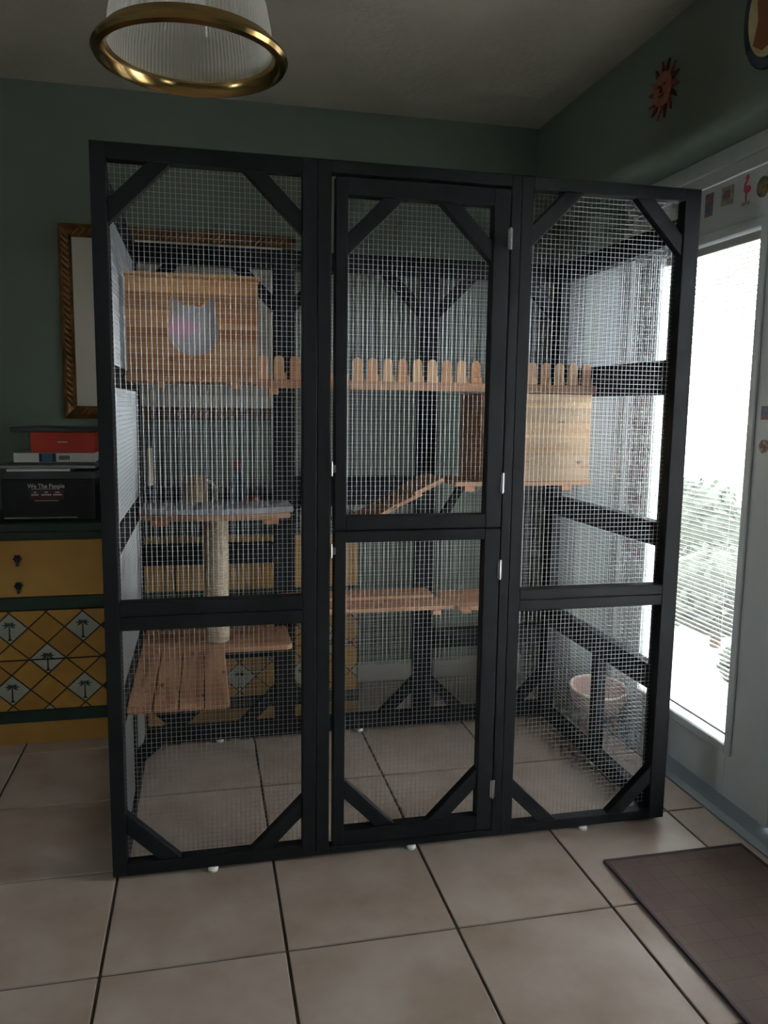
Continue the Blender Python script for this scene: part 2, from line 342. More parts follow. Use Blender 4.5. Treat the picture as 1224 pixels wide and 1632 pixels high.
def door(name, y0, y1, g0, g1, gz0, gz1, astragal):
    X0, X1, zb, zt = 1.85, 1.893, .016, 1.948
    mb = MB().box(X0, y0, zb, X1, g0, zt).box(X0, g1, zb, X1, y1, zt).box(X0, g0, zb, X1, g1, gz0).box(X0, g0, gz1, X1, g1, zt)
    d = build(mb, name, M['white'], bevel=.002, struct=True)
    # raised moulding round the glass
    for k, (a, b, c_, e) in enumerate(((g0-.03, g0, gz0-.03, gz1+.03), (g1, g1+.03, gz0-.03, gz1+.03), (g0, g1, gz0-.03, gz0), (g0, g1, gz1, gz1+.03))):
        build(MB().box(X0-.009, a, c_, X0, b, e), 'moulding', M['white'], d, bevel=.004)
    build(MB().box(X0+.006, g0, gz0, X0+.009, g1, gz1), 'pane', M['glass'], d)
    build(MB().box(X1-.009, g0, gz0, X1-.006, g1, gz1), 'pane', M['glass'], d)
    if astragal:
        build(MB().box(X0-.012, y0-.016, zb+.006, X0+.02, y0+.022, zt), 'astragal', M['white'], d, bevel=.004)
    # blind between the panes
    bl = build(MB().box(X0+.012, g0+.003, gz1-.028, X0+.031, g1-.003, gz1-.002), 'blind', M['slat'], d, bevel=.001)
    build(MB().box(X0+.014, g0+.004, gz0+.018, X0+.029, g1-.004, gz0+.026), 'bottom_rail', M['slat'], bl)
    for yy in (g0+.09, g1-.09):
        build(MB().tube((X0+.0215, yy, gz0+.02), (X0+.0215, yy, gz1-.01), .0006, 5), 'ladder_cord', M['slat'], bl)
    n = 102; zz0 = gz0+.036; st = (gz1-.04-zz0)/(n-1)
    t = math.radians(9); hw = .0060
    first = None
    for i in range(n):
        z = zz0+i*st
        if first is None:
            xc = X0+.0215; c, s = math.cos(t)*hw, math.sin(t)*hw
            first = build(MB().prism([(xc-c, g0+.005, z+s), (xc, g0+.005, z+.0012), (xc+c, g0+.005, z-s), (xc+c, g0+.005, z-s-.0004), (xc, g0+.005, z+.0008), (xc-c, g0+.005, z+s-.0004)], (0, g1-g0-.01, 0)), 'slat', M['slat'], bl)
            zoff = ORG[first]-Vector((0, 0, z))
        else: place(first, zoff+Vector((0, 0, z)), bl)
    return d
d1 = door('door_1', -.122, .80, .08, .605, .187, 1.77, True)
d2 = door('door_2', -1.06, -.14, -.855, -.33, .187, 1.77, False)
box('patio_ground', M['conc'], (1.98, -9, -.2), (14, 11, -.06), bevel=0, struct=True)

# ================================================================== cat enclosure
cage = empty('cat_enclosure', (.795, .43, 0))
tag(cage, 'large black wooden cat enclosure with wire mesh panels standing on the tiled floor', 'cat enclosure')
D = .036
def pl(plane, u, z, d):
    """plane: ('y',Yfront) or ('x',Xleft); u along the plane, d depth"""
    return (u, plane[1]+d, z) if plane[0] == 'y' else (plane[1]+d, u, z)
def member(name, plane, u0, z0, u1, z1, par, d0=0, d1=D, bev=.002):
    return box(name, M['black'], pl(plane, u0, z0, d0), pl(plane, u1, z1, d1), par, bevel=bev)
def brace(plane, ui, zi, su, sz, par, a=.09, b=.145, d0=.005, d1=.033):
    """corner brace on the inner corner (ui,zi), legs running su,sz"""
    P = [pl(plane, ui+su*a, zi, d0), pl(plane, ui+su*b, zi, d0), pl(plane, ui, zi+sz*b, d0), pl(plane, ui, zi+sz*a, d0)]
    v = (0, d1-d0, 0) if plane[0] == 'y' else (d1-d0, 0, 0)
    return build(MB().prism(P, v), 'brace', M['black'], par, bevel=.002)
WP, WR = .0127, .00057
def wires(plane, u0, u1, z0, z1, par, d):
    mb = MB(); n = int((u1-u0)/WP); 
    for i in range(n+1):
        u = u0+(u1-u0-n*WP)/2+i*WP; mb.tube(pl(plane, u, z0, d), pl(plane, u, z1, d), WR, 8, cap=False)
    n = int((z1-z0)/WP)
    for i in range(n+1):
        z = z0+(z1-z0-n*WP)/2+i*WP; mb.tube(pl(plane, u0, z, d+WR*1.6), pl(plane, u1, z, d+WR*1.9), WR*.8, 8, cap=False)
    return build(mb, 'wire_mesh', M['wire'], par, smooth=2, stuff=True)
ZB = .012; H = 1.836; HS = 1.768
FR = ('y', 0)
# front left bay
member('stile', FR, 0, ZB, .036, H, cage); member('stile', FR, .494, ZB, .5305, H, cage)
member('rail', FR, .036, 1.797, .494, H, cage); member('rail', FR, .036, .7055, .494, .742, cage); member('rail', FR, .036, .669, .7045-.7045+.494, .7045, cage); member('rail', FR, .036, ZB, .494, .045, cage)
for ui, su in ((.036, 1), (.494, -1)):
    brace(FR, ui, 1.797, su, -1, cage); brace(FR, ui, .045, su, 1, cage, .082, .138)
wires(FR, .01, .525, .02, 1.82, cage, .0375)
# front middle bay with two doors
member('stile', FR, .5315, ZB, .566, H, cage); member('stile', FR, 1.039, ZB, 1.0655, H, cage)
member('rail', FR, .566, 1.806, 1.039, H, cage); member('rail', FR, .566, ZB, 1.039, .03, cage)
def cage_door(z0, z1, rb, rtp, top):
    u0, u1, a, b = .5775, 1.0365, .608, .992
    mb = MB()
    for q in ((u0, z0, a, z1), (b, z0, u1, z1), (a, z1-rtp, b, z1), (a, z0, b, z0+rb)):
        mb.box(q[0], 0, q[1], q[2], D, q[3])
    d = build(mb, 'mesh_door', M['black'], cage, bevel=.002)
    zc = z1-rtp if top else z0+rb
    for ui, su in ((a, 1), (b, -1)): brace(FR, ui, zc, su, -1 if top else 1, d, .09, .145)
    wires(FR, u0+.008, u1-.008, z0+.008, z1-.008, d, .0375)
    return d
du = cage_door(.913, 1.798, .037, .043, True); dl = cage_door(.034, .909, .042, .029, False)
for z, d in ((1.674, du), (1.034, du), (.795, dl), (.157, dl)):
    build(MB().tube((1.0375, -.003, z-.028), (1.0375, -.003, z+.028), .0035, 10).box(1.030, -.001, z-.026, 1.0445, .0, z+.026), 'hinge', M['steel'], d, smooth=True)
for z, d in ((1.075, du), (.86, dl)):
    build(MB().tube((.569, -.004, z-.018), (.569, -.004, z+.018), .0028, 8).box(.5665, -.0035, z-.01, .580, 0, z+.01), 'latch', M['steel'], d, smooth=True)
# front right bay
member('stile', FR, 1.0665, ZB, 1.1, H, cage); member('stile', FR, 1.542, ZB, 1.59, H, cage)
member('rail', FR, 1.1, 1.803, 1.542, H, cage); member('rail', FR, 1.1, .7055, 1.542, .735, cage); member('rail', FR, 1.1, .674, 1.542, .7045, cage); member('rail', FR, 1.1, ZB, 1.542, .040, cage)
for ui, su in ((1.1, 1), (1.542, -1)):
    brace(FR, ui, 1.803, su, -1, cage); brace(FR, ui, .040, su, 1, cage, .082, .138)
wires(FR, 1.075, 1.58, .02, 1.82, cage, .0375)
# back bays
BK = ('y', .83)
for k, (u0, u1) in enumerate(((0, .5295), (.5305, 1.0595), (1.0605, 1.59))):
    member('stile', BK, u0, ZB, u0+.036, HS, cage); member('stile', BK, u1-.036, ZB, u1, HS, cage)
    R_ = [(1.704, HS), (ZB, .066)]+{0: [(.315, .385), (.669, .742)], 1: [(.875, .98)], 2: [(.315, .385)]}[k]
    for a, b in R_: member('rail', BK, u0+.036, a, u1-.036, b, cage)
    for ui, su in ((u0+.036, 1), (u1-.036, -1)):
        brace(BK, ui, 1.704, su, -1, cage); brace(BK, ui, .066, su, 1, cage, .082, .138)
    wires(BK, u0+.008, u1-.008, .02, 1.76, cage, D+.0015)
# side bays
for X0, dw, RL in ((0, .027, [(.395, .47), (.85, .92), (1.275, 1.33)]), (1.554, D+.0015, [(.395, .47), (.835, .905), (1.28, 1.329), (1.331, 1.38)])):
    SD = ('x', X0); y0, y1 = .037, .829
    member('stile', SD, y0, ZB, y0+.036, HS, cage); member('stile', SD, y1-(.012 if X0 == 0 else .036), ZB, y1, HS, cage)
    for a, b in RL+[(ZB, .06), (1.704, HS)]: member('rail', SD, y0+.036, a, y1-(.012 if X0 == 0 else .036), b, cage)
    member('stile', SD, .385, .06, .425, .395, cage)
    wires(SD, y0+.008, y1-.008, .02, 1.76, cage, dw)
# strut under the low platform
build(MB().prism([(.037, .3, .165), (.037, .3, .215), (.235, .3, .385), (.235, .3, .335)], (0, .03, 0)), 'strut', M['black'], cage, bevel=.002)
build(MB().box(.2, .3, .36, .245, .33, .418), 'strut', M['black'], cage, bevel=.002)
build(MB().box(.037, .3, .375, .305, .33, .418), 'strut', M['black'], cage, bevel=.002)
for x, y in ((.255, .005), (.802, .005), (1.328, .005), (.29, .84), (.815, .84), (1.36, .84), (.02, .42), (1.57, .4)):
    build(MB().lathe([(0, 0), (.012, 0), (.014, .006), (.010, ZB), (0, ZB)], (x, y, 0), 14), 'glide', M['plastic'], cage, smooth=True)

# ------------------------------------------------------------------ cat house (left) with cat-face window
ch = empty('cat_house', (.225, .45, 1.30)); tag(ch, 'pine cat house with a cat-head window, at the upper left of the cage', 'cat house')
hx0, hx1, hy0, hy1, hz0, hz1 = .046, .404, .30, .60, 1.312, 1.578
cx, cz = .225, 1.45
catp = [(-34, 48), (-30, 47), (-22, 41), (-15, 34), (13, 33), (21, 40), (28, 47), (32, 46), (35, 40), (37, 20), (41, 0)]
catp += [(41*math.cos(t), -6-41*math.sin(t)) for t in (math.pi*k/14 for k in range(1, 14))]+[(-41, 0), (-38, 15), (-36, 40)]
cat = [(x*.00172, y*.00171) for x, y in catp]
vs, fs = curve_plate([(hx0-cx, hz0-cz), (hx1-cx, hz0-cz), (hx1-cx, hz1-cz), (hx0-cx, hz1-cz)], [cat], .014)
build(MB().add([(v.x+cx, hy0+.007-v.z, v.y+cz) for v in vs], fs), 'front_board', M['pine'], ch)
build(MB().prism([(cx+x*1.12, hy0+.0145, cz+z*1.12) for x, z in cat], (0, .003, 0)), 'cat_face_panel', M['flap'], ch)
box('side_board', M['pine'], (hx0, hy0+.0145, hz0), (hx0+.014, hy1, hz1), ch); box('side_board', M['pine'], (hx1-.014, hy0+.0145, hz0), (hx1, hy1, hz1), ch)
box('back_board', M['pine'], (hx0+.0145, hy1-.014, hz0), (hx1-.0145, hy1, hz1), ch)
box('roof_board', M['pine'], (hx0-.004, hy0-.004, hz1+.0005), (hx1+.004, hy1+.004, hz1+.0145), ch)
box('floor_board', M['shelf'], (hx0-.008, hy0-.006, hz0-.0145), (hx1+.006, hy1+.01, hz0-.0005), ch)
for x in (.12, .33): box('cleat', M['picket'][0], (x, hy0+.004, hz0-.032), (x+.022, hy0+.03, hz0-.015), ch)

# ------------------------------------------------------------------ bridge with picket fence
br = empty('picket_bridge', (.97, .53, 1.287)); tag(br, 'pine cat bridge edged with a row of round-topped pickets', 'cat bridge')
for x0, x1, k in ((.41, .73, 0), (.7305, 1.05, 1), (1.0505, 1.37, 0), (1.3705, 1.545, 1)):
    box('deck_board', M['shelf'], (x0, .462, 1.297), (x1, .64, 1.311), br)
box('edge_rail', M['shelf'], (.41, .450, 1.287), (1.53, .4615, 1.314), br)
def picket_mb(x, y):
    wv, z0, z1 = .0155, 1.314, 1.386
    P = [(x-wv, y, z0), (x+wv, y, z0), (x+wv, y, z1-wv)]+[(x+wv*math.cos(t), y, z1-wv+wv*math.sin(t)) for t in (math.pi*k/10 for k in range(1, 10))]+[(x-wv, y, z1-wv)]
    return MB().prism(P, (0, .009, 0))
pk = [None, None]; blk0 = None
xs = [.428+.0487*i for i in range(23)]
for i, x in enumerate(xs):
    k = (0, 0, 1, 0, 1)[i % 5]
    if pk[k] is None:
        pk[k] = build(picket_mb(x, .451), 'picket', M['picket'][k], br, bevel=.001); o = pk[k]; poff = ORG[o]-Vector((x, 0, 0))
    else: o = place(pk[k], poff+Vector((x, 0, 0)), br)
    if blk0 is None:
        blk0 = box('spacer', M['picket'][0], (x+.004, .4605, 1.314), (x+.024, .472, 1.334), br, bevel=.001); boff = ORG[blk0]-Vector((x, 0, 0))
    else: place(blk0, boff+Vector((x, 0, 0)), br)
for x in (.445,): box('cleat', M['picket'][0], (x, .453, 1.268), (x+.03, .475, 1.2865), br)

# ------------------------------------------------------------------ right box under the bridge
rb = empty('nest_box', (1.33, .56, .99)); tag(rb, 'pale pine nest box hung under the right end of the picket bridge', 'cat house')
bx0, bx1, by0, by1, bz0, bz1 = 1.141, 1.523, .452, .70, .994, 1.284
box('front_board', M['pale'], (bx0, by0, bz0), (bx1, by0+.014, bz1), rb)
box('back_board', M['pale'], (bx0, by1-.014, bz0), (bx1, by1, bz1), rb)
box('side_board', M['pale'], (bx1-.014, by0+.0145, bz0), (bx1, by1-.0145, bz1), rb)
box('side_board', M['shelf'], (bx0, by0+.0145, bz0), (bx0+.014, by1-.0145, bz1), rb)
box('floor_board', M['shelf'], (1.05, by0-.004, bz0-.0145), (bx1+.006, by1, bz0-.0005), rb)
for x in (1.085, 1.43): box('cleat', M['picket'][1], (x, by0+.004, bz0-.032), (x+.032, by0+.03, bz0-.015), rb)

# ------------------------------------------------------------------ stepped ramp
rp = empty('stepped_ramp', (.9, .54, .88)); tag(rp, 'stepped pine ramp rising to the pale nest box', 'cat ramp')
pts = [(1.046, .995, 1.0), (.70, .852, .855)]
def plank(x0, z0, x1, z1, t=.012, y0=.452, y1=.66):
    dx, dz = x1-x0, z1-z0; l = math.hypot(dx, dz); nx, nz = -dz/l*t, dx/l*t
    return MB().prism([(x0, y0, z0), (x1, y0, z1), (x1+nx, y0, z1+nz), (x0+nx, y0, z0+nz)], (0, y1-y0, 0))
for a in ((.915, .950, 1.012, .998), (.835, .902, .94, .950), (.74, .853, .86, .910)):
    build(plank(*a), 'tread', M['shelf'], rp, bevel=.002)
build(MB().box(.67, .46, .85, .765, .66, .864), 'landing', M['shelf'], rp, bevel=.002)
build(plank(.72, .845, 1.03, .985, .012, .52, .60), 'stringer', M['shelf'], rp)
# bracket from the back post to the nest box
build(MB().prism([(1.097, .8, .82), (1.097, .8, .77), (1.20, .8, .935), (1.20, .8, .979)], (0, .03, 0)), 'strut', M['black'], cage, bevel=.002)

# ------------------------------------------------------------------ cushioned shelf, sisal post, low platforms
us = empty('corner_shelf', (.28, .68, .86)); tag(us, 'pine shelf with a gently bowed front edge under a grey fleece pad', 'cat shelf')
def bow(y_off, x0=.038, x1=.528):
    P = [(x0, .62+y_off)]
    for k in range(9):
        t = k/8; P.append((x0+.012+(x1-x0-.024)*t, .612-.05*math.sin(t*math.pi)+y_off))
    P += [(x1, .615+y_off), (x1, .775), (x0, .745)]; return P
build(MB().prism([(x, y, .862) for x, y in bow(0)], (0, 0, .020)), 'shelf_board', M['shelf'], us, bevel=.003)
for x in (.08, .44): box('cleat', M['picket'][1], (x, .63, .84), (x+.05, .74, .8615), us)
tag(build(MB().prism([(x, y, .8825) for x, y in bow(-.006, .04, .537)], (0, 0, .020)), 'fleece_pad', M['cushion'], bevel=.004), 'grey fleece pad lying on the bowed corner shelf', 'cushion')
PZ, PY = .4405, .655
sp = empty('scratching_post', (.285, PY, PZ)); tag(sp, 'upright scratching post wrapped in pale sisal rope', 'scratching post')
prof = [(.0, 0)]
n = 46; hh = .861-PZ
for k in range(n):
    for q in range(4): prof.append((.0345+.0028*math.sin(math.pi*(q+.5)/4), hh*(k+q/4)/n))
prof.append((0, hh))
build(MB().lathe(prof, (.285, PY, PZ), 32), 'rope_wrap', M['sisal'], sp, smooth=2)
box('shade_strip', M['shelf'], (.243, PY-.012, PZ+.004), (.2485, PY+.012, .858), sp)  # brown strip standing in for shading down the left of the post
lp = empty('low_shelf', (.28, .66, .445)); tag(lp, 'low pine shelf with rounded corners behind the slatted platform', 'cat shelf')
build(MB().prism(rrect(.038, .565, .53, .805, .022, .422, corners='d'), (0, 0, .018)), 'shelf_board', M['shelf'], lp, bevel=.003)
sl = empty('slatted_platform', (.165, .3, .43)); tag(sl, 'low slatted pine platform of four planks beside the left mesh side', 'platform')
for i in range(4):
    x = .038+i*.0675
    build(MB().box(x, .075, .425, x+.0645, .563, .440), 'plank', M['shelfy'], sl, bevel=.003)
for y in (.08, .46): box('batten', M['shelfy'], (.04, y, .4185), (.304, y+.03, .4245), sl)

# ------------------------------------------------------------------ long middle shelf
ms = empty('long_shelf', (.84, .68, .53)); tag(ms, 'long pine shelf in two boards across the back of the middle bay', 'cat shelf')
build(MB().prism(rrect(.505, .57, 1.10, .70, .015, .535, corners=''), (0, 0, .015)), 'shelf_board', M['shelf'], ms, bevel=.002)
build(MB().prism(rrect(.505, .7005, 1.06, .815, .015, .541, corners='d'), (0, 0, .018)), 'shelf_board', M['shelf'], ms, bevel=.002)
build(MB().prism(rrect(1.1005, .55, 1.42, .815, .02, .533, corners='cd'), (0, 0, .015)), 'shelf_board', M['shelf'], ms, bevel=.002)
for x in (1.02, 1.13): box('cleat', M['picket'][0], (x, .575, .516), (x+.03, .605, .5325), ms)

# ================================================================== dresser
dr = empty('dresser', (.13, 1.16, 0)); tag(dr, 'ochre and dark green dresser with palm tile drawers along the back wall', 'dresser')
dx0, dx1, dy, dz = -1.06, .832, .955, .812
mb = MB().box(dx0, dy+.012, 0, dx1, YW-.016, .078).box(dx0, dy+.02, .078, dx1, YW-.016, .78)
build(mb, 'carcass', M['green'], dr)
box('top', M['green'], (dx0-.01, dy-.012, .78), (dx1+.008, YW-.016, dz), dr, bevel=.004)
box('plinth', M['yellow'], (dx0, dy, 0), (dx1, dy+.0115, .078), dr)
for z0, z1 in ((.079, .124), (.498, .544), (.752, .7795)): box('rail', M['green'], (dx0, dy, z0), (dx1, dy+.0195, z1), dr)
def pull(x, z, par):
    mb = MB().prism([(x+.0125*(1+.16*math.cos(6*t))*math.cos(t), dy-.008, z+.0125*(1+.16*math.cos(6*t))*math.sin(t)) for t in (2*math.pi*k/36 for k in range(36))], (0, .008, 0))
    mb.tube((x, dy-.013, z), (x, dy-.008, z), .005).tube((x, dy-.011, z-.006), (x, dy-.011, z-.026), .003, 8, .0055)
    build(mb, 'pull', M['blk'], par)
for x0, x1 in ((-1.03, -.56), (-.54, -.112), (-.095, .133), (.139, .54), (.546, .826)):
    for z0, z1 in ((.546, .750),):
        d = box('drawer', M['yellow'], (x0, dy, z0), (x1, dy+.0195, z1), dr, bevel=.003)
        if x0 < -.2:
            for zz in (.686, .588): pull(x0+.14, zz, d)
def clip(P, x0, x1, z0, z1):
    for ax, s, v in ((0, 1, x0), (0, -1, -x1), (1, 1, z0), (1, -1, -z1)):
        Q = []
        for i in range(len(P)):
            a, b = P[i], P[(i+1) % len(P)]; da, db = s*a[ax]-v, s*b[ax]-v
            if da >= 0: Q.append(a)
            if da*db < 0:
                t = da/(da-db); Q.append((a[0]+t*(b[0]-a[0]), a[1]+t*(b[1]-a[1])))
        P = Q
        if len(P) < 3: return []
    return P
def area(P): return abs(sum(P[i][0]*P[(i+1) % len(P)][1]-P[(i+1) % len(P)][0]*P[i][1] for i in range(len(P))))/2
def palm(x, z, s=1.0):
    P = [[(-.003, -.040), (.003, -.040), (.0022, .010), (-.0022, .010)], [(-.009, -.043), (.009, -.043), (.003, -.034), (-.003, -.034)]]
    for a, l in ((8, .026), (172, .026), (40, .022), (140, .022), (-22, .022), (202, .022), (90, .014)):
        t = math.radians(a); c, q = math.cos(t), math.sin(t)
        P.append([(0, .013), (c*l*.5-q*.0035, .013+q*l*.5+c*.0035), (c*l, .010+q*l), (c*l*.5+q*.0035, .013+q*l*.5-c*.0035)])
    mb = MB()
    for p in P: mb.prism([(x+a*s, dy-.0042, z+b*s) for a, b in p], (0, .0010, 0))
    return mb
TX, TZ = .1235, .1145
for x0, x1, px in ((-1.03, -.56, -.437), (-.54, -.112, -.437), (-.095, .535, .364+.004), (.545, .826, .364+.247)):
    for z0, z1 in ((.126, .3135), (.3155, .496)):
        d = box('drawer', M['lattice'], (x0, dy, z0), (x1, dy+.0195, z1), dr, bevel=.002)
        for i in range(-14, 15):
            for j in range(-6, 7):
                if (i+j) % 2 and False: continue
                for h in (0, .5):
                    cxx, czz = px+(i+h)*TX, .432+(j+h)*TZ
                    ww, wz = TX/2-.004, TZ/2-.004
                    P = clip([(cxx-ww, czz), (cxx, czz-wz), (cxx+ww, czz), (cxx, czz+wz)], x0+.003, x1-.003, z0+.002, z1-.002)
                    if len(P) < 3 or area(P) < 1e-4: continue
                    white = h == 0 and (i+j) % 2 == 0
                    build(MB().prism([(a, dy-.003, b) for a, b in P], (0, .003, 0)), 'tile', M['wtile' if white else 'ytile'], d)
                    if white and x0+.03 < cxx < x1-.03:
                        if z0+.03 < czz < z1-.03: build(palm(cxx, czz), 'palm_motif', M['palm'], d)
                        elif abs(czz-.3145) < .02 and z0 > .3: build(palm(cxx, .3145), 'palm_motif', M['palm'], d)

# ------------------------------------------------------------------ things on the dresser
bk = empty('black_case', (-.30, 1.1, dz)); tag(bk, 'black case with white and maroon print, under the stack on the dresser', 'box')
cy = 1.0
box('body', M['blk'], (-.452, cy, dz+.0005), (-.138, 1.30, .962), bk, bevel=.004)
build(MB().box(-.445, cy-.002, .822, -.20, cy, .8265), 'silver_strip', M['steel'], bk)
build(text_mb('We The People', .0225, (-.303, cy-.0012, .9375), squeeze=.86), 'lettering', M['ink'], bk)
build(MB().box(-.36, cy-.0008, .891, -.245, cy, .923), 'maroon_band', M['maroon'], bk)
mb = MB()
for k, (t1, t2) in enumerate(((.010, .024), (.012, .034), (.016, .030))):
    xx = -.341+k*.038
    for q in range(3): mb.box(xx-t1/2+q*t1/3, cy-.0014, .9135, xx-t1/2+(q+.8)*t1/3, cy-.0008, .918)
    for q in range(5): mb.box(xx-t2/2+q*t2/5, cy-.0014, .9040, xx-t2/2+(q+.75)*t2/5, cy-.0008, .9095)
for q in range(12): mb.box(-.343+q*.0068, cy-.0014, .8845, -.343+q*.0068+.005, cy-.0002, .887)
for q in range(10): mb.box(-.352+q*.0095, cy-.0014, .9265, -.352+q*.0095+.007, cy-.0002, .9285)
build(mb, 'small_print', M['ink'], bk)
tag(box('flat_grey_device', M['dgrey'], (-.446, cy+.003, .9625), (-.135, 1.29, .990), bevel=.003), 'flat dark grey device lying on the black case', 'device')
tag(box('white_folder', M['paper'], (-.432, cy-.004, .9905), (-.22, 1.22, .999), bevel=.001), 'thin pale folder on the flat dark grey device', 'folder')
lt = empty('silver_laptop', (-.28, 1.13, .9995)); tag(lt, 'closed silver laptop in the middle of the stack', 'laptop')
box('base', M['steel'], (-.475, cy+.01, .9995), (-.134, 1.26, 1.011), lt, bevel=.002); box('lid', M['dgrey'], (-.425, cy+.008, 1.0115), (-.134, 1.26, 1.021), lt, bevel=.002)
wb = empty('white_box', (-.27, 1.12, 1.0215)); tag(wb, 'low white box with a blue patch and barcode under the red box', 'box')
box('body', M['paper'], (-.41, cy+.012, 1.0215), (-.136, 1.24, 1.056), wb, bevel=.002)
build(MB().box(-.325, cy+.0112, 1.0235, -.268, cy+.012, 1.054), 'blue_patch', M['blk'], wb); build(MB().box(-.315, cy+.0106, 1.0245, -.28, cy+.0112, 1.0535), 'blue_label', M['blue'], wb)
mb = MB(); xx = -.258
for q in range(14): mb.box(xx, cy+.0112, 1.031, xx+.0009+.0012*random.random(), cy+.012, 1.047); xx += .0026
build(mb, 'barcode', M['blk'], wb)
rx = empty('red_box', (-.25, 1.1, 1.0565)); tag(rx, 'orange red box with faint white lettering on top of the stack', 'box')
box('body', M['red'], (-.352, cy+.016, 1.0565), (-.136, 1.22, 1.129), rx, bevel=.002)
mb = MB()
for q in range(6): mb.box(-.262+q*.0058, cy+.0152, 1.092, -.262+q*.0058+.0045, cy+.016, 1.0965)
build(mb, 'lettering', M['ink'], rx)
tag(box('dark_magazine', M['dgrey'], (-.418, cy+.01, 1.1295), (-.128, 1.25, 1.146), bevel=.003), 'dark grey magazine lying on the orange red box', 'magazine')
sb = empty('sound_bar', (.2, 1.28, dz)); tag(sb, 'long low black speaker bar on the dresser behind the cage', 'speaker')
box('body', M['blk'], (-.1, 1.24, dz+.008), (.80, 1.32, .90), sb, bevel=.006)
for x in (-.05, .72): box('foot', M['dgrey'], (x, 1.255, dz+.0003), (x+.04, 1.305, dz+.0078), sb)
cdl = empty('candle', (.05, 1.1, dz)); tag(cdl, 'tall ivory candle in a dark blue holder on the dresser', 'candle')
build(MB().lathe([(0, 0), (.03, 0), (.03, .006), (.014, .02), (.016, .10), (.022, .105), (.022, .115), (0, .115)], (.05, 1.1, dz+.0003), 20), 'holder', M['navy'], cdl, smooth=True)
build(MB().lathe([(0, 0), (.011, 0), (.010, .14), (0, .143)], (.05, 1.1, dz+.1157), 16), 'wax', M['ivory'], cdl, smooth=True)
mg = empty('mug', (.215, 1.1, dz)); tag(mg, 'amber ceramic mug with a pale handle on the dresser', 'mug')
build(MB().lathe([(0, 0), (.038, 0), (.045, .02), (.047, .09), (.040, .135), (.044, .15), (.039, .148), (.036, .13), (.041, .03), (0, .012)], (.215, 1.1, dz+.0003), 28), 'body', M['amber'], mg, smooth=True)
mb = MB(); Pq = [(.255+.035*math.sin(t), 1.1, dz+.085+.048*math.cos(t)) for t in (math.pi*k/10 for k in range(11))]
for a, b in zip(Pq, Pq[1:]): mb.tube(a, b, .006, 8)
build(mb, 'handle', M['plastic'], mg, smooth=True)
bt = empty('red_bottle', (.375, 1.1, dz)); tag(bt, 'red capped bottle with a blue label on the dresser', 'bottle')
build(MB().lathe([(0, 0), (.028, 0), (.03, .01), (.03, .11), (.02, .14), (.012, .15), (.012, .17), (0, .17)], (.375, 1.1, dz+.0003), 22), 'body', M['blue'], bt, smooth=True)
build(MB().lathe([(0, 0), (.016, 0), (.016, .035), (.012, .042), (0, .042)], (.375, 1.1, dz+.1708), 18), 'cap', M['redc'], bt, smooth=True)
tag(build(MB().lathe([(0, 0), (.022, 0), (.027, .03), (.028, .075), (.024, .075), (.023, .03), (0, .006)], (.43, 1.06, dz+.0003), 22), 'cup', M['redc'], smooth=True), 'small red cup at the right of the dresser things', 'cup')

# ------------------------------------------------------------------ framed picture
pc = empty('framed_picture', (.16, YW-.02, 1.17)); tag(pc, 'large framed picture with gold rope moulding hung on the back wall', 'picture')
px0, px1, pz0, pz1, fwid = -.292, .628, 1.172, 1.925, .052
M['gold'] = mat('antique_gold', '64431F', .35, metal=.5, c2='80592F', scale=20)
def moulding(a, b, inw):
    a, b, inw = Vector(a), Vector(b), Vector(inw); d = (b-a).normalized(); L_ = (b-a).length
    mb = MB(); yv = Vector((0, -1, 0))
    prof = [(0, 0), (0, .012), (.012, .02), (.040, .02), (.050, .010), (.052, 0)]
    n = len(prof); vs = []
    for e in (0, 1):
        for u, h in prof:
            off = u if e == 0 else L_-u
            vs.append(a+d*off+inw*u+yv*h)
    mb.add(vs, [(i, i+1, n+i+1, n+i) for i in range(n-1)]+[tuple(range(n-1, -1, -1)), tuple(range(n, 2*n))])
    s = .045
    while s < L_-.055:
        p0 = a+d*s+inw*.014+yv*.018; p1 = a+d*(s+.024)+inw*.040+yv*.018
        mb.tube(p0, p1, .007, 6); s += .0235
    return mb
yb = YW-.001
for a, b, i in (((px0, yb, pz0), (px1, yb, pz0), (0, 0, 1)), ((px1, yb, pz0), (px1, yb, pz1), (-1, 0, 0)), ((px1, yb, pz1), (px0, yb, pz1), (0, 0, -1)), ((px0, yb, pz1), (px0, yb, pz0), (1, 0, 0))):
    build(moulding(a, b, i), 'moulding', M['gold'], pc, smooth=True)
q = fwid-.002
vs, fs = curve_plate([(px0+q, pz0+q), (px1-q, pz0+q), (px1-q, pz1-q), (px0+q, pz1-q)], [[(px0+q+.075, pz0+q+.05), (px1-q-.06, pz0+q+.05), (px1-q-.06, pz1-q-.055), (px0+q+.075, pz1-q-.055)]], .003)
build(MB().add([(v.x, yb-.008-v.z, v.y) for v in vs], fs), 'mat_board', M['mat_board'], pc)
build(MB().box(px0+q, yb-.004, pz0+q, px1-q, yb-.001, pz1-q), 'print', M['print'], pc)

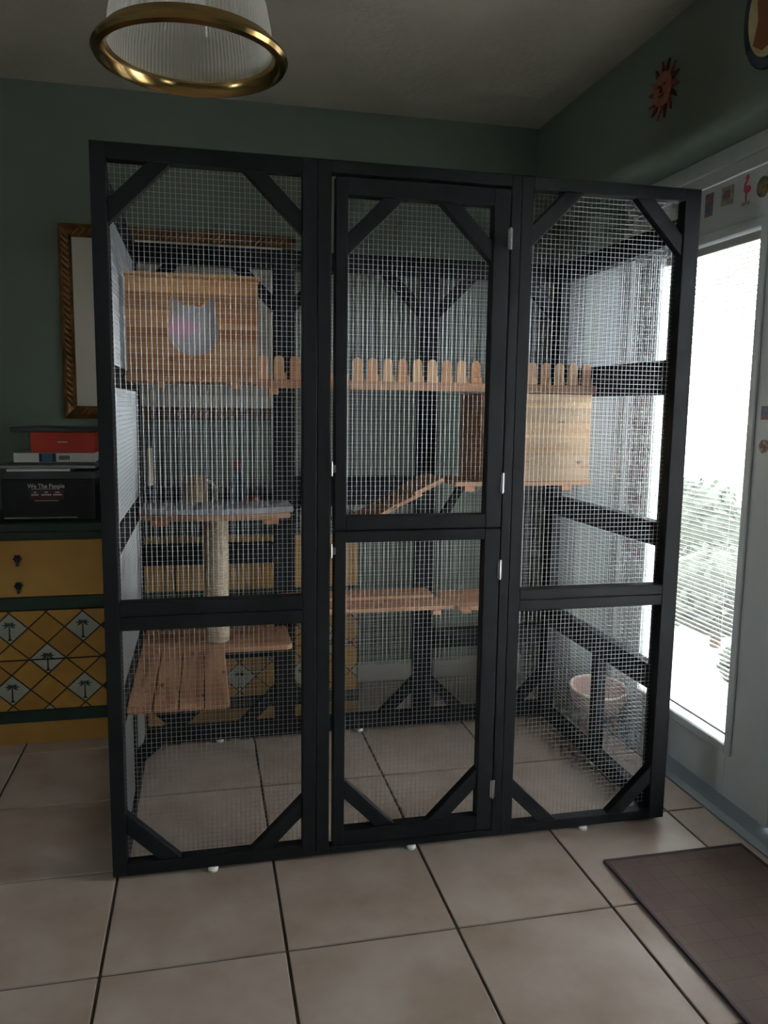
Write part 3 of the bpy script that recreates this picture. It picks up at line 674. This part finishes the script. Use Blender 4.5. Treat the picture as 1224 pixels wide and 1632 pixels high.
# ------------------------------------------------------------------ pendant lamp
LC = (.237, -.45, 1.852)
pd = empty('pendant_lamp', LC); tag(pd, 'ribbed glass dome pendant lamp with a brass rim hanging from the ceiling', 'pendant lamp')
build(MB().lathe([(.146, .018), (.150, .004), (.160, -.004), (.170, -.001), (.174, .006), (.172, .012), (.166, .012), (.160, .016), (.154, .030), (.148, .032)], LC, 96, close=True), 'rim', M['brass'], pd, smooth=True)
dome = [(.1465, .020), (.144, .06), (.136, .10), (.120, .145), (.098, .18), (.070, .205), (.045, .216)]
build(MB().lathe(dome, LC, 240, rib=-.009), 'glass_dome', M['lampglass'], pd)
build(MB().lathe([(0, .26), (.03, .258), (.047, .225), (.048, .208), (.040, .206), (.030, .225), (0, .235)], LC, 32), 'cap', M['brass'], pd, smooth=True)
build(MB().tube((LC[0], LC[1], LC[2]+.255), (LC[0], LC[1], ZC-.02), .006, 10), 'stem', M['brass'], pd, smooth=True)
build(MB().lathe([(0, -.03), (.03, -.026), (.06, -.006), (.062, 0), (0, 0)], (LC[0], LC[1], ZC-.0005), 32), 'canopy', M['brass'], pd, smooth=True)
bl_ = build(MB().tube((LC[0], LC[1], LC[2]+.235), (LC[0], LC[1], LC[2]+.175), .018, 16), 'socket', M['plastic'], pd, smooth=True)
build(MB().lathe([(.013, 0), (.014, -.015), (.027, -.045), (.030, -.062), (.024, -.082), (.010, -.092), (0, -.093)], (LC[0], LC[1], LC[2]+.175), 24), 'bulb', M['plastic'], pd, smooth=True)

# ------------------------------------------------------------------ wall ornaments
def wp(y, z, d=0): return (XW-.0005-d, y, z)
sn = empty('sun_ornament', (XW, .39, 2.15)); tag(sn, 'terracotta sun face ornament on the wall above the doors', 'ornament')
SC = (.39, 2.243)
build(MB().prism([wp(SC[0]+.052*math.cos(t), SC[1]+.052*math.sin(t)) for t in (2*math.pi*k/32 for k in range(32))], (-.012, 0, 0)), 'disc', M['terra'], sn, bevel=.004)
for k in range(14):
    t = 2*math.pi*k/14; P = []
    for r, s in ((.050, -.008), (.066, -.0045), (.088, .008), (.068, .008), (.050, .008)):
        c, q = math.cos(t), math.sin(t); P.append(wp(SC[0]+r*c-s*q, SC[1]+r*q+s*c))
    build(MB().prism(P, (-.008, 0, 0)), 'ray', M['terra' if k % 2 else 'terrad'], sn)
mb = MB()
for dy_ in (-.017, .017): mb.prism([wp(SC[0]+dy_+.007*math.cos(t), SC[1]+.012+.004*math.sin(t), .0121) for t in (2*math.pi*k/10 for k in range(10))], (-.002, 0, 0))
mb.prism([wp(SC[0]-.005, SC[1]-.010, .0121), wp(SC[0]+.005, SC[1]-.010, .0121), wp(SC[0], SC[1]+.010, .0121)], (-.005, 0, 0))
mb.prism([wp(SC[0]+.018*math.cos(t), SC[1]-.016+.008*math.sin(t), .0121) for t in (math.pi*k/10+math.pi for k in range(11))], (-.002, 0, 0))
build(mb, 'face', M['terrad'], sn)
ov = empty('oval_plaque', (XW, -.11, 2.1)); tag(ov, 'dark blue oval plaque with a cream centre at the top right of the wall', 'plaque')
OC = (-.115, 2.262)
def oval(a, b, n=40): return [(OC[0]+a*math.cos(2*math.pi*k/n), OC[1]+b*math.sin(2*math.pi*k/n)) for k in range(n)]
build(MB().prism([wp(*p) for p in oval(.108, .148)], (-.014, 0, 0)), 'rim', M['navy'], ov, bevel=.004)
build(MB().prism([wp(*p, .0141) for p in oval(.084, .118)], (-.002, 0, 0)), 'centre', M['cream'], ov)
build(MB().prism([wp(OC[0]+a, OC[1]+b, .0162) for a, b in ((.055, -.075), (.04, -.02), (.048, .03), (.01, .06), (-.03, .05), (-.045, -.03), (-.035, -.085), (.02, -.098))], (-.003, 0, 0)), 'figure', M['brown'], ov)

# ------------------------------------------------------------------ magnets on the doors
XD = 1.8495
def mag(name, poly, m, label, group=None, par=None, d=0, t=.002):
    o = build(MB().prism([(XD-d, y, z) for y, z in poly], (-t, 0, 0)), name, m, par)
    if par is None: tag(o, label, 'magnet', group)
    return o
def rc(y, z, a, b, sk=0): return [(y-a, z-b), (y+a, z-b+sk), (y+a, z+b+sk), (y-a, z+b)]
GP = 'magnets along the door top'
mag('postcard_magnet', rc(.35, 1.892, .020, .036), M['mag'][3], 'narrow red and blue picture magnet nearest the cage on the door top', GP)
o = mag('picture_magnet', rc(.257, 1.898, .029, .028, .003), M['mag'][1], 'square picture magnet with a blue window beside the pink flamingo', GP)
mag('blue_window', rc(.259, 1.904, .016, .013), M['mag'][3], '', par=o, d=.0021, t=.001)
F_ = [(.0, -.038), (.003, -.038), (.003, -.012), (.016, -.008), (.021, .002), (.012, .010), (.002, .008), (-.003, .014), (.002, .022), (.010, .030), (.010, .040), (.003, .043), (-.004, .038), (-.007, .030), (.002, .031), (-.008, .020), (-.011, .010), (-.010, -.004), (-.003, -.011)]
o = mag('flamingo_magnet', [(.168-y, 1.896+z) for y, z in F_], M['pink'], 'pink flamingo magnet on the white door top', GP)
mag('base', rc(.168, 1.856, .016, .004), M['mag'][1], '', par=o)
mag('round_magnet', [(.092+.027*math.cos(t), 1.885+.03*math.sin(t)) for t in (2*math.pi*k/20 for k in range(20))], M['mag'][4], 'round dark green magnet right of the pink flamingo', GP)
mag('dark_magnet', rc(.012, 1.232, .016, .020), M['mag'][3], 'upper small dark blue magnet on the door stile right of the glass')
mag('dark_magnet', [(.008+.019*math.cos(t), 1.134+.02*math.sin(t)) for t in (2*math.pi*k/14 for k in range(14))], M['mag'][2], 'lower round brown magnet on the door stile right of the glass')
ORD = ['lowest', 'second lowest', 'third lowest', 'fourth lowest', 'fifth lowest', 'sixth lowest', 'sixth from the top', 'fifth from the top', 'fourth from the top', 'third from the top', 'second from the top', 'topmost']
KIND = ['red and blue', 'grey and tan', 'brown', 'blue and rose', 'olive']
k = 0
for c in range(2):
    for r in range(12):
        y = .672+c*.066+random.uniform(-.008, .008); z = .72+r*.092+random.uniform(-.010, .010)
        mag('stile_magnet', rc(y, z, random.uniform(.020, .028), random.uniform(.024, .038)), M['mag'][k % 5], KIND[k % 5]+' stile magnet, '+ORD[r]+' in the column '+('nearer the glass' if c == 0 else 'nearer the wall'), 'magnets on the far door stile'); k += 1

# ------------------------------------------------------------------ floor mat
fm = empty('floor_mat', (1.52, -.7, 0)); tag(fm, 'thin purple brown woven mat on the tiles in front of the doors', 'floor mat')
build(MB().box(1.313, -1.25, .0003, 1.726, -.178, .006), 'weave', M['mat'], fm)
for a, b in (((1.303, -1.26), (1.3125, -.168)), ((1.7265, -1.26), (1.736, -.168)), ((1.3125, -.1775), (1.7265, -.168)), ((1.3125, -1.26), (1.7265, -1.2505))):
    box('binding', M['matedge'], (a[0], a[1], .0003), (b[0], b[1], .008), fm, bevel=.0015)

# ------------------------------------------------------------------ pink bowl bed between cage and doors
pb = empty('pink_bowl_bed', (1.735, .72, 0)); tag(pb, 'pale pink half bowl with an ivory rim between the cage and the door', 'pet bed')
C_ = (1.735, .70)
n = 36; prof = [(r_, z_-.036) for r_, z_ in [(0, .092), (.45, .096), (.78, .118), (.95, .155), (1.0, .195), (.95, .195), (.88, .157), (.70, .126), (.40, .108), (0, .104)]]
vs = []; fs = []; m_ = len(prof)
for k in range(n):
    t = 2*math.pi*k/n; c, q = math.cos(t), math.sin(t); lift = .020*q-.006*c
    for rr, z in prof: vs.append((C_[0]+.115*rr*c, C_[1]+.085*rr*q, z+lift*rr))
for k in range(n):
    for i in range(m_-1): fs.append((k*m_+i, ((k+1) % n)*m_+i, ((k+1) % n)*m_+i+1, k*m_+i+1))
build(MB().add(vs, fs), 'bowl', M['pinkpad'], pb, smooth=True)
mb = MB(); P = []
for k in range(n):
    t = 2*math.pi*k/n; c, q = math.cos(t), math.sin(t); P.append((C_[0]+.1125*c, C_[1]+.083*q, .162+.020*q-.006*c))
for k in range(n): mb.tube(P[k], P[(k+1) % n], .006, 8)
build(mb, 'rim', M['ivory'], pb, smooth=True)
for dx_, dy_ in ((-.06, -.04), (.06, -.04), (0, .05)):
    build(MB().tube((C_[0]+dx_, C_[1]+dy_, 0.0005), (C_[0]+dx_*.7, C_[1]+dy_*.7, .066), .011, 10, .014), 'leg', M['shelf'], pb, smooth=True)
for t in (215, 240, 262):
    a = math.radians(t); c = (C_[0]+.095*math.cos(a), C_[1]+.074*math.sin(a), .092)
    build(MB().lathe([(0, -.005), (.0035, -.0035), (.005, 0), (.0035, .0035), (0, .005)], c, 8), 'stud', M['brass'], pb, smooth=True)

# ------------------------------------------------------------------ dark shrubs added outside as a backdrop that makes the blind slats show
M['shrub'] = mat('added_shrub_leaves', '2A3026', .9, c2='363C30', scale=12)
for (x, y, r, h), lab in (((3.0, 1.75, .42, .55), 'low dark round shrub added outside, nearest the glass door'), ((3.7, 3.1, .5, .8), 'larger dark shrub added outside beyond the blinds'), ((2.75, .95, .22, .30), 'smallest dark shrub added outside close to the door')):
    sh = empty('added_shrub', (x, y, -.06)); tag(sh, lab, 'shrub', 'shrubs added behind the blinds')
    mb = MB(); N_ = 900
    for k in range(N_):
        u = random.uniform(-.3, 1); t = random.uniform(0, 2*math.pi); q = math.sqrt(max(0, 1-u*u)); rr = random.uniform(.8, 1.05)
        c = Vector((x+r*q*math.cos(t)*rr, y+r*q*math.sin(t)*rr, -.06+h*.45+h*.55*u*rr)); a = Vector((random.uniform(-1, 1), random.uniform(-1, 1), random.uniform(-1, 1))).normalized(); b = a.orthogonal().normalized()
        mb.add([c-a*.045, c+b*.018, c+a*.045, c-b*.018], [(0, 1, 2, 3)])
    build(mb, 'leaves', M['shrub'], sh, stuff=True)
    prof = [(0, h*.12)]+[(r*.8*math.sin(math.pi*k/8), h*.55-h*.42*math.cos(math.pi*k/8)) for k in range(1, 8)]+[(0, h*.97)]
    build(MB().lathe(prof, (x, y, -.06), 20), 'inner_mass', M['shrub'], sh, smooth=2)
    build(MB().tube((x, y, -.06), (x, y, -.06+h*.3), .03, 8), 'stem', M['lattice'], sh, smooth=True)
